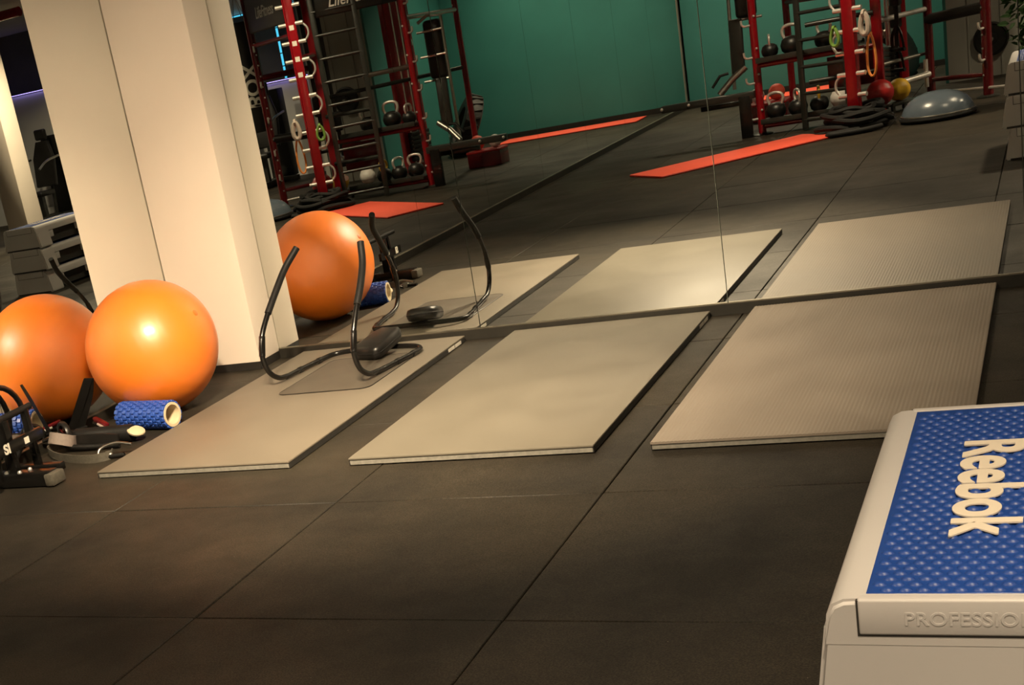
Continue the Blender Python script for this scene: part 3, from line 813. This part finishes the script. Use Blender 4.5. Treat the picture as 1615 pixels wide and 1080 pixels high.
# ladder
LA, LB = Vector((2.235, -7.68, 0)), Vector((2.66, -7.50, 0))
lad = obj('ladder_rail', bx(rl((LA.x, LA.y, HT / 2)), (0.055, 0.03, HT - 0.02), Euler((0, 0, 0.4)), 0.006), M['char'], rig)
obj('ladder_rail', bx(rl((LB.x, LB.y, HT / 2)), (0.055, 0.03, HT - 0.02), Euler((0, 0, 0.4)), 0.006), M['char'], rig)
for k in range(10):
    z = 0.10 + 0.243 * k
    obj('rung', tb([rl((LA.x, LA.y, z)), rl((LB.x, LB.y, z))], 0.017, 12), M['char'], rig)
# shelves with rails between the left post and the centre
for z in (0.70, 0.125):
    s = obj('shelf', bx(rl((2.27, -7.93, z)), (0.92, 0.30, 0.03), None, 0.006), M['black_vinyl'], rig)
    obj('shelf_rail', tb([rl((1.79, -7.93, z - 0.045)), rl((2.86, -7.88, z - 0.045))], 0.024, 12), M['red'], s)
    obj('shelf_lip', bx(rl((2.27, -7.775, z + 0.01)), (0.92, 0.012, 0.05), None, 0.003), M['char'], s)
for z in (0.43, 0.95):
    obj('cross_bar', tb([rl((2.28, -7.83, z)), rl((2.88, -7.83, z))], 0.022, 12), M['char'], rig)
obj('back_plate', bx(rl((2.64, -8.06, 0.46)), (0.44, 0.02, 0.30), None, 0.004), M['dark_red'], rig)
# red frame bars
obj('cross_bar', tb([rl((*P4, 1.62)), rl((*P5, 1.62))], 0.030, 12), M['red'], rig)
obj('cross_bar', tb([rl((*P5, 1.15)), rl((P2[0], P2[1], 1.15))], 0.022, 12), M['char'], rig)
obj('cross_bar', tb([rl((2.28, -7.67, 1.30)), rl((1.84, -8.0, 1.30))], 0.026, 12), M['steel'], rig)
obj('cross_bar', tb([rl((*P1, 1.80)), rl((*P2, 1.80))], 0.026, 12), M['steel'], rig)
obj('cross_bar', tb([rl((*P6, 0.76)), rl((*P7, 0.80))], 0.050, 12), M['black_vinyl'], rig)
obj('cross_bar', tb([rl((*P6, 1.50)), rl((*P7, 1.50))], 0.035, 12), M['dark_red'], rig)
obj('cross_bar', tb([rl((*P6, 0.20)), rl((*P7, 0.20))], 0.022, 12), M['dark_red'], rig)
obj('cross_bar', tb([rl((3.42, -8.42, 0.085)), rl((3.98, -7.98, 0.085))], 0.014, 10), M['chrome'], rig)
obj('cross_bar', tb([rl((2.86, -8.00, 0.24)), rl((3.27, -8.56, 0.26))], 0.030, 14), M['chrome'], rig)
obj('cross_bar', tb([rl((2.90, -7.95, 0.86)), rl((3.26, -8.58, 0.86))], 0.024, 14), M['chrome'], rig)
obj('cross_bar', tb([rl((2.84, -8.10, 0.45)), rl((3.24, -8.66, 0.45))], 0.016, 14), M['steel'], rig)
obj('sleeve', tb([rl((P6[0] - 0.035, P6[1] + 0.03, 0.14)), rl((P6[0] - 0.035, P6[1] + 0.03, 0.40))], 0.022, 12), M['chrome'], o6)
# cable tower
TL = Matrix.Translation(rl((2.86, -10.02 - 0.12, 0))) @ Matrix.Rotation(math.radians(68), 4, 'Z')
def tl(x, y, z): return tuple(TL @ Vector((x, y, z)))
RZ = Euler((0, 0, math.radians(68)))
tw_ = obj('cable_tower', bx(tl(0, 0, HT / 2), (0.44, 0.08, HT - 0.02), RZ, 0.012), M['red'], rig)
for dx in (-0.12, 0.0, 0.12):
    obj('guide_rod', tb([tl(dx, 0.075, 0.1), tl(dx, 0.075, 2.3)], 0.009, 8), M['chrome'], tw_)
for k in range(7): obj('weight_plate', bx(tl(0, 0.09, 0.16 + 0.052 * k), (0.30, 0.09, 0.044), RZ, 0.004), M['iron'], tw_)
for z in (0.62, 1.10, 1.55): obj('pulley', lt([(0.012, -0.014), (0.05, -0.014), (0.042, 0.0), (0.05, 0.014), (0.012, 0.014)], 20, Matrix.Translation(tl(-0.1, 0.10, z)) @ Matrix.Rotation(PI / 2, 4, 'Y'), True), M['steel'], tw_)
PT = (2.86, -10.14)
# header panels with the maker's name
def header(a, b, z, hh, s, size):
    A, Bq = Vector((*a, 0)), Vector((*b, 0))
    d = (Bq - A); L = d.length; ang = math.atan2(d.y, d.x)
    c = (A + Bq) / 2
    h = obj('header_panel', bx((0, 0, 0), (L - 0.08, 0.05, hh), None, 0.02, 3), M['black_vinyl'], rig, rl((c.x, c.y, z)), (0, 0, ang))
    lettering(s, size, 0.001, M['logo'], h, (0, 0.0262, -0.02), (PI / 2, 0, PI), bold=0.002, shear=0.25, sx=0.9)
    return h
header(P4, P7, 2.20, 0.42, 'LifeFitness', 0.17)
header(P5, (3.28, -8.62), 2.30, 0.30, 'LifeFitness', 0.12)
header(P1, (2.66, -7.50), 2.13, 0.30, 'LifeFitness', 0.15)
for (a, b) in ((P1, P2), (P2, PT), (PT, P6)):
    obj('top_beam', tb([rl((*a, 2.38)), rl((*b, 2.38))], 0.035, 12), M['red'], rig)
for z in (1.86,): obj('cross_bar', tb([rl((*P4, z)), rl((*P7, z))], 0.024, 10), M['red'], rig)
# side bench arm and its pad
obj('bench_beam', bx(rl((1.30, -7.90, 0.40)), (0.92, 0.10, 0.07), Euler((0, 0, 0.03)), 0.010), M['char'], rig)
obj('bench_beam', bx(rl((1.45, -8.02, 0.33)), (0.50, 0.06, 0.05), None, 0.010), M['black_tube'], rig)
for x in (0.85, 1.12): obj('bolt', lt(sphere_prof(0.016, 8), 12, Matrix.Translation(rl((x, -7.843, 0.405)))), M['chrome'], rig)
obj('bench_leg', bx(rl((1.66, -7.86, 0.20)), (0.11, 0.06, 0.40), None, 0.008), M['black_tube'], rig)
obj('pad_post', bx(rl((1.58, -8.16, 0.86)), (0.13, 0.06, 0.52), Euler((0.06, 0, 0.2)), 0.02), M['char'], rig)
obj('lever_arm', tb([rl((1.40, -8.0, 0.44)), rl((1.52, -8.05, 0.56)), rl((1.66, -8.08, 0.66))], 0.032, 10), M['steel'], rig)
obj('lever_grip', tb([rl((1.34, -7.98, 0.52)), rl((1.42, -8.0, 0.62)), rl((1.50, -8.02, 0.63))], 0.014, 8), M['black_foam'], rig)
obj('pad_rail', tb([rl((1.50, -8.25, 0.45)), rl((1.52, -8.3, 1.75)), rl((1.68, -8.3, 1.78)), rl((1.80, -8.3, 1.72))], 0.018, 10), M['steel'], rig)
for z in (1.10, 1.36, 1.62): obj('cross_bar', tb([rl((1.52, -8.28, z)), rl((1.82, -8.28, z))], 0.013, 8), M['steel'], rig)
obj('hanging_pad', bx(rl((1.66, -8.36, 1.42)), (0.20, 0.12, 0.62), None, 0.04, 3), M['black_vinyl'], rig)

# ------------------------------------------------------------------ things on and around the rig
def kettlebell(label, loc, rotz, s=1.0, body='iron', handle='chrome'):
    t = thing('kettlebell', label, 'kettlebell', loc, rotz, 'kettlebells on the rig shelves')
    obj('bell', lt([(0, 0), (0.055 * s, 0), (0.085 * s, 0.03 * s), (0.095 * s, 0.075 * s), (0.08 * s, 0.12 * s), (0.045 * s, 0.145 * s), (0, 0.15 * s)], 24), M[body], t)
    hp = smooth_path([(-0.055 * s, 0, 0.125 * s), (-0.075 * s, 0, 0.18 * s), (-0.06 * s, 0, 0.225 * s), (0, 0, 0.24 * s), (0.06 * s, 0, 0.225 * s), (0.075 * s, 0, 0.18 * s), (0.055 * s, 0, 0.125 * s)], 5)
    obj('handle', tb(hp, 0.0145 * s, 10), M[handle], t)
    return t
kettlebell('black kettlebell turned edge-on at the left end of the upper rig shelf', (1.925, -7.93, 0.716), math.radians(80), 0.85)
kettlebell('large chrome-handled black kettlebell on the upper rig shelf', (2.13, -7.93, 0.716), math.radians(10), 1.1)
kettlebell('chrome-handled kettlebell on the upper rig shelf behind the ladder', (2.43, -7.93, 0.716), math.radians(30), 1.0)
kettlebell('chrome-handled black kettlebell at the left end of the lower rig shelf', (1.94, -7.91, 0.141), math.radians(8), 1.0)
kettlebell('chrome-handled black kettlebell second from the left on the lower rig shelf', (2.145, -7.91, 0.141), math.radians(62), 0.98)
kettlebell('yellow-handled kettlebell on the lower rig shelf by the white ball', (2.340, -7.93, 0.141), math.radians(80), 0.95, 'iron', 'yellow')
def gymball(name, label, loc, r, m, cat='medicine ball'):
    t = thing(name, label, cat, loc)
    prof = []
    for i in range(25):
        a = PI * i / 24
        rr = r * (1 - (0.03 if i in (8, 16) else 0))
        prof.append((rr * math.sin(a) if 0 < i < 24 else 0, r - rr * math.cos(a)))
    s = obj('shell', lt(prof, 32), M[m], t, angle=70)
    obj('seam_band', lt([(r * 1.003, r - 0.006), (r * 1.006, r), (r * 1.003, r + 0.006)], 32), M[m], s)
    return t
gymball('medicine_ball', 'white medicine ball on the lower rig shelf', (2.535, -7.90, 0.141), 0.092, 'white_plastic')
t = thing('ball_stand', 'low dark stand that holds the red ball beside the front post', 'stand', (2.93, -7.52, 0.0))
obj('dish', lt([(0.04, 0.105), (0.09, 0.125), (0.095, 0.135), (0.085, 0.135), (0.03, 0.112)], 24, closed=True), M['char'], t)
for a in range(3): obj('leg', tb([(0.05 * math.cos(a * 2.094), 0.05 * math.sin(a * 2.094), 0.112), (0.11 * math.cos(a * 2.094), 0.11 * math.sin(a * 2.094), 0.0)], 0.010, 8), M['char'], t)
gymball('medicine_ball', 'shiny red medicine ball low beside the front rig post', (2.93, -7.52, 0.130), 0.120, 'red_vinyl')
t = thing('ball_stand', 'low black tray under the yellow ball at the rig', 'stand', (3.02, -8.18, 0.0), math.radians(-50))
obj('tray', bx((0, 0, 0.075), (0.34, 0.20, 0.03), None, 0.006), M['char'], t)
for x in (-0.14, 0.14):
    for y in (-0.07, 0.07): obj('leg', bx((x, y, 0.031), (0.03, 0.03, 0.062)), M['char'], t)
gymball('medicine_ball', 'yellow medicine ball under the chrome bar of the rig', (3.03, -8.17, 0.09), 0.105, 'yellow')
# orange ball on red box near the back post
t = thing('plyo_box', 'low red padded box beside the rear rig post', 'box', (1.62, -9.35, 0.0))
obj('body', bx((0, 0, 0.085), (0.42, 0.30, 0.17), None, 0.015, 2), M['dark_red'], t)
obj('top_pad', bx((0, 0, 0.180), (0.43, 0.31, 0.03), None, 0.010, 2), M['red_vinyl'], t)
gymball('medicine_ball', 'orange medicine ball on the low red box', (1.72, -9.33, 0.195), 0.085, 'coral')
gymball('medicine_ball', 'small white medicine ball on the low red box', (1.51, -9.36, 0.195), 0.075, 'white_plastic')

# balance dome
t = thing('balance_dome', 'steel blue balance dome trainer on a black base on the floor', 'balance trainer', (3.44, -7.02, 0.0))
obj('base', lt([(0, 0.0), (0.26, 0.0), (0.305, 0.014), (0.318, 0.030), (0.312, 0.046), (0.29, 0.050), (0, 0.050)], 56), M['bosu_base'], t)
obj('dome', lt([(0.296, 0.048), (0.292, 0.075), (0.270, 0.125), (0.230, 0.170), (0.170, 0.208), (0.09, 0.230), (0, 0.236)], 56), M['bosu'], t)
obj('rim_ring', lt([(0.298 + 0.008 * math.cos(a), 0.054 + 0.008 * math.sin(a)) for a in [2 * PI * i / 8 for i in range(8)]], 56, closed=True), M['steel'], t)

# battle rope
t = thing('battle_rope', 'thick black battle rope heaped around the foot of the front post', 'rope', (2.76, -7.13, 0.0))
pts = []
for i in range(190):
    a = i * 0.27
    rad = 0.235 + 0.075 * math.sin(i * 0.11) + 0.025 * math.sin(i * 0.7)
    rad *= 1.0 - 0.30 * (i / 190)
    z = 0.045 + 0.16 * (i / 190) + 0.012 * math.sin(i * 0.9)
    pts.append((rad * math.cos(a) * 1.08, rad * math.sin(a) * 0.95, z))
obj('coil', tb(smooth_path(pts, 2), 0.025, 8), M['rope'], t)
obj('rope_end', tb(smooth_path([(0.05, 0.27, 0.026), (-0.12, 0.33, 0.026), (-0.20, 0.38, 0.026), (-0.14, 0.43, 0.026), (0.10, 0.40, 0.026), (0.24, 0.30, 0.03)], 6), 0.025, 10), M['rope'], t)
obj('end_sleeve', tb([(0.16, 0.20, 0.15), (0.31, 0.10, 0.07)], 0.027, 10), M['black_tube'], t)

# resistance bands and gloves on the front post pegs
def band_loop(label, m, loc, w, h, r, rz):
    t = thing('resistance_band', label, 'band', loc, rz)
    pts = [(w * math.sin(2 * PI * i / 28) * (0.55 + 0.45 * (1 - math.cos(2 * PI * i / 28)) / 2), 0, -h * (1 - math.cos(2 * PI * i / 28)) / 2) for i in range(28)]
    obj('loop', tb(pts, r, 8, True), M[m], t)
    obj('knot', tb([(-0.012, 0.0, 0.004), (0.012, 0.0, 0.004)], r * 1.5, 8), M[m], t)
    return t
band_loop('orange resistance band hanging from a peg of the front rig post', 'orange_band', (2.92, -7.12, 0.80), 0.055, 0.36, 0.011, 0.5)
band_loop('green resistance band draped on the front rig post', 'green_band', (2.625, -7.12, 0.90), 0.05, 0.15, 0.015, 0.5)
band_loop('pale resistance band looped high on the front rig post', 'mauve_band', (2.885, -7.07, 0.98), 0.045, 0.17, 0.024, 0.4)
# coral mats
def coral(label, x, y, rz, L=1.75, Wd=0.6, th=0.018):
    t = thing('exercise_mat', label, 'mat', (x, y, 0.0), rz, 'coral red exercise mats')
    obj('sheet', prism(nb(), rrect(-L / 2, -Wd / 2, L / 2, Wd / 2, 0.015, 3), 0.0005, th, bev=0.004), M['coral'], t)
    obj('edge_line', tb([(x_, y_, th * 0.5) for x_, y_ in rrect(-L / 2, -Wd / 2, L / 2, Wd / 2, 0.015, 3)], 0.003, 6, True), M['red_vinyl'], t)
    return t
coral('coral red exercise mat lying before the front of the rig', 1.795, -6.445, math.radians(-41), 1.78, 0.62)
coral('coral red exercise mat lying along the foot of the teal wall', 1.48, -12.22, math.radians(1), 1.95, 0.60)
# tractor tyre leaning on the teal wall
t = thing('tractor_tyre', 'large black training tyre leaning by the teal wall', 'tyre', (2.62, -11.35, 0.0), math.radians(-60))
Mt = Matrix.Translation((0, 0, 0.36)) @ Matrix.Rotation(math.radians(-62), 4, 'X')
obj('carcass', lt([(0.24, -0.10), (0.32, -0.12), (0.40, -0.10), (0.42, 0.0), (0.40, 0.10), (0.32, 0.12), (0.24, 0.10)], 48, Mt, True), M['tire'], t)
lug = finish(bx((0, 0, 0), (0.03, 0.035, 0.19), Euler((0.5, 0, 0)), 0.005, 1), 'lug', M['tire'])
for k in range(22):
    a = 2 * PI * k / 22
    o = obj('lug', lug, None, t)
    o.matrix_local = Mt @ Matrix.Rotation(a, 4, 'Z') @ Matrix.Translation((0.415, 0, 0))
# boxing bag with lettering
t = thing('boxing_bag', 'tall black boxing bag with white lettering hanging by the rig', 'boxing bag', (4.755, -9.62, 0.85))
bag = obj('bag', lt([(0, 0), (0.14, 0.005), (0.17, 0.03), (0.175, 0.1), (0.175, 1.3), (0.16, 1.36), (0, 1.37)], 32), M['black_vinyl'], t)
for k in range(4): obj('chain', tb([(0.13 * math.cos(k * PI / 2), 0.13 * math.sin(k * PI / 2), 1.36), (0, 0, 1.70)], 0.006, 6), M['steel'], t)
obj('hanger', tb([(0, 0, 1.69), (0, 0, 2.15)], 0.010, 8), M['steel'], t)
me = text_mesh('BOX', 0.26, 0.0005, 0.006)
ang0 = math.atan2(-9.62 - 6.66, 4.755 + 4.41)  # viewer side
bmt = nb()
bmt.from_mesh(me)
bmesh.ops.triangulate(bmt, faces=bmt.faces[:])
for _ in range(3): bmesh.ops.subdivide_edges(bmt, edges=[e for e in bmt.edges if e.calc_length() > 0.02], cuts=1)
bmt.to_mesh(me)
bmt.free()
th0 = math.atan2(6.66 + 9.62, -4.41 - 4.755)
for v in me.vertices:
    h, u, d = v.co.x, v.co.y, v.co.z
    a = th0 + u / 0.176      # letters run upwards, their heads turned to the viewer's left
    rr = 0.1775 + d
    v.co = (rr * math.cos(a), rr * math.sin(a), 0.58 + h)
me.materials.append(M['white_print'])
lo_ = obj('lettering', me, M['white_print'], bag)
# upholstered machines by the partition
def machine(label, x, y, rz):
    t = thing('weight_machine', label, 'weight machine', (x, y, 0.0), rz)
    obj('base_frame', bx((0, 0, 0.05), (0.9, 0.10, 0.08), None, 0.01), M['char'], t)
    obj('base_frame', bx((-0.40, 0, 0.05), (0.10, 0.6, 0.08), None, 0.01), M['char'], t)
    obj('seat_post', bx((0.05, 0, 0.25), (0.08, 0.08, 0.36)), M['char'], t)
    obj('seat', bx((0.05, 0, 0.46), (0.38, 0.34, 0.08), None, 0.03, 3), M['black_vinyl'], t)
    bk = nb(); prism(bk, [(-0.20, 0), (0.20, 0), (0.21, 0.45), (0.12, 0.72), (-0.12, 0.72), (-0.21, 0.45)], -0.04, 0.04, bev=0.02)
    obj('backrest', bk, M['black_vinyl'], t, (-0.18, 0, 0.55), (math.radians(78), 0, math.radians(90)))
    obj('head_rest', bx((-0.33, 0, 1.36), (0.08, 0.22, 0.17), None, 0.03, 3), M['black_vinyl'], t)
    obj('back_post', tb([(-0.26, 0, 0.1), (-0.40, 0, 1.42)], 0.03, 10), M['char'], t)
    for s in (-1, 1): obj('lever', tb(smooth_path([(-0.3, s * 0.30, 1.0), (0.1, s * 0.32, 0.95), (0.3, s * 0.30, 0.85)], 5), 0.018, 8), M['steel'], t)
    obj('weight_stack', bx((-0.62, 0, 0.70), (0.22, 0.34, 1.25), None, 0.01), M['iron'], t)
    return t
machine('black padded weight machine left of the boxing bag, facing the rig', 5.75, -11.35, math.radians(95))
machine('black padded weight machine further from the boxing bag by the partition', 6.75, -11.75, math.radians(95))
machine('black weight machine near the purple-lit half wall', 10.3, -11.9, math.radians(90))
# weight plates hung on the grey wall
for k, (x, z) in enumerate(((3.72, 1.02), (3.76, 0.38))):
    t = thing('weight_plate', ('upper' if k == 0 else 'lower') + ' round black weight plate on the grey wall', 'weight plate', (x, -10.17, z), 0, 'weight plates on the grey wall')
    X = Matrix.Rotation(-PI / 2, 4, 'X')
    obj('disc', lt([(0.025, 0.0), (0.17, 0.0), (0.17, 0.03), (0.15, 0.035), (0.14, 0.025), (0.06, 0.025), (0.05, 0.035), (0.025, 0.035)], 36, X, True), M['iron'], t)
    obj('peg', tb([(0, 0, 0), (0, 0.09, 0)], 0.023, 12), M['steel'], t)

# black suspension straps hanging in the rig
for k, (x, y, z1, lab) in enumerate(((3.06, -8.02, 0.55, 'black suspension strap hanging beside the red medicine ball'), (3.02, -8.36, 0.34, 'black suspension strap hanging nearest the chrome bar'))):
    t = thing('suspension_trainer', lab, 'strap', (x, y, z1), 0.6)
    obj('strap', tb([(0, 0, 0.22), (0.004, 0, 2.36 - z1)], 0, flat=(0.045, 0.006)), M['black_vinyl'], t)
    for q in (-1, 1):
        obj('webbing', tb(smooth_path([(0, 0, 0.24), (q * 0.05, 0.01, 0.15), (q * 0.065, 0, 0.03)], 5), 0, flat=(0.03, 0.005)), M['black_vinyl'], t)
    obj('handle', tb([(-0.075, 0, 0.02), (0.075, 0, 0.02)], 0.018, 10), M['black_foam'], t)
    obj('pouch', bx((0, 0, 0.52), (0.11, 0.06, 0.22), None, 0.02, 2), M['black_vinyl'], t)
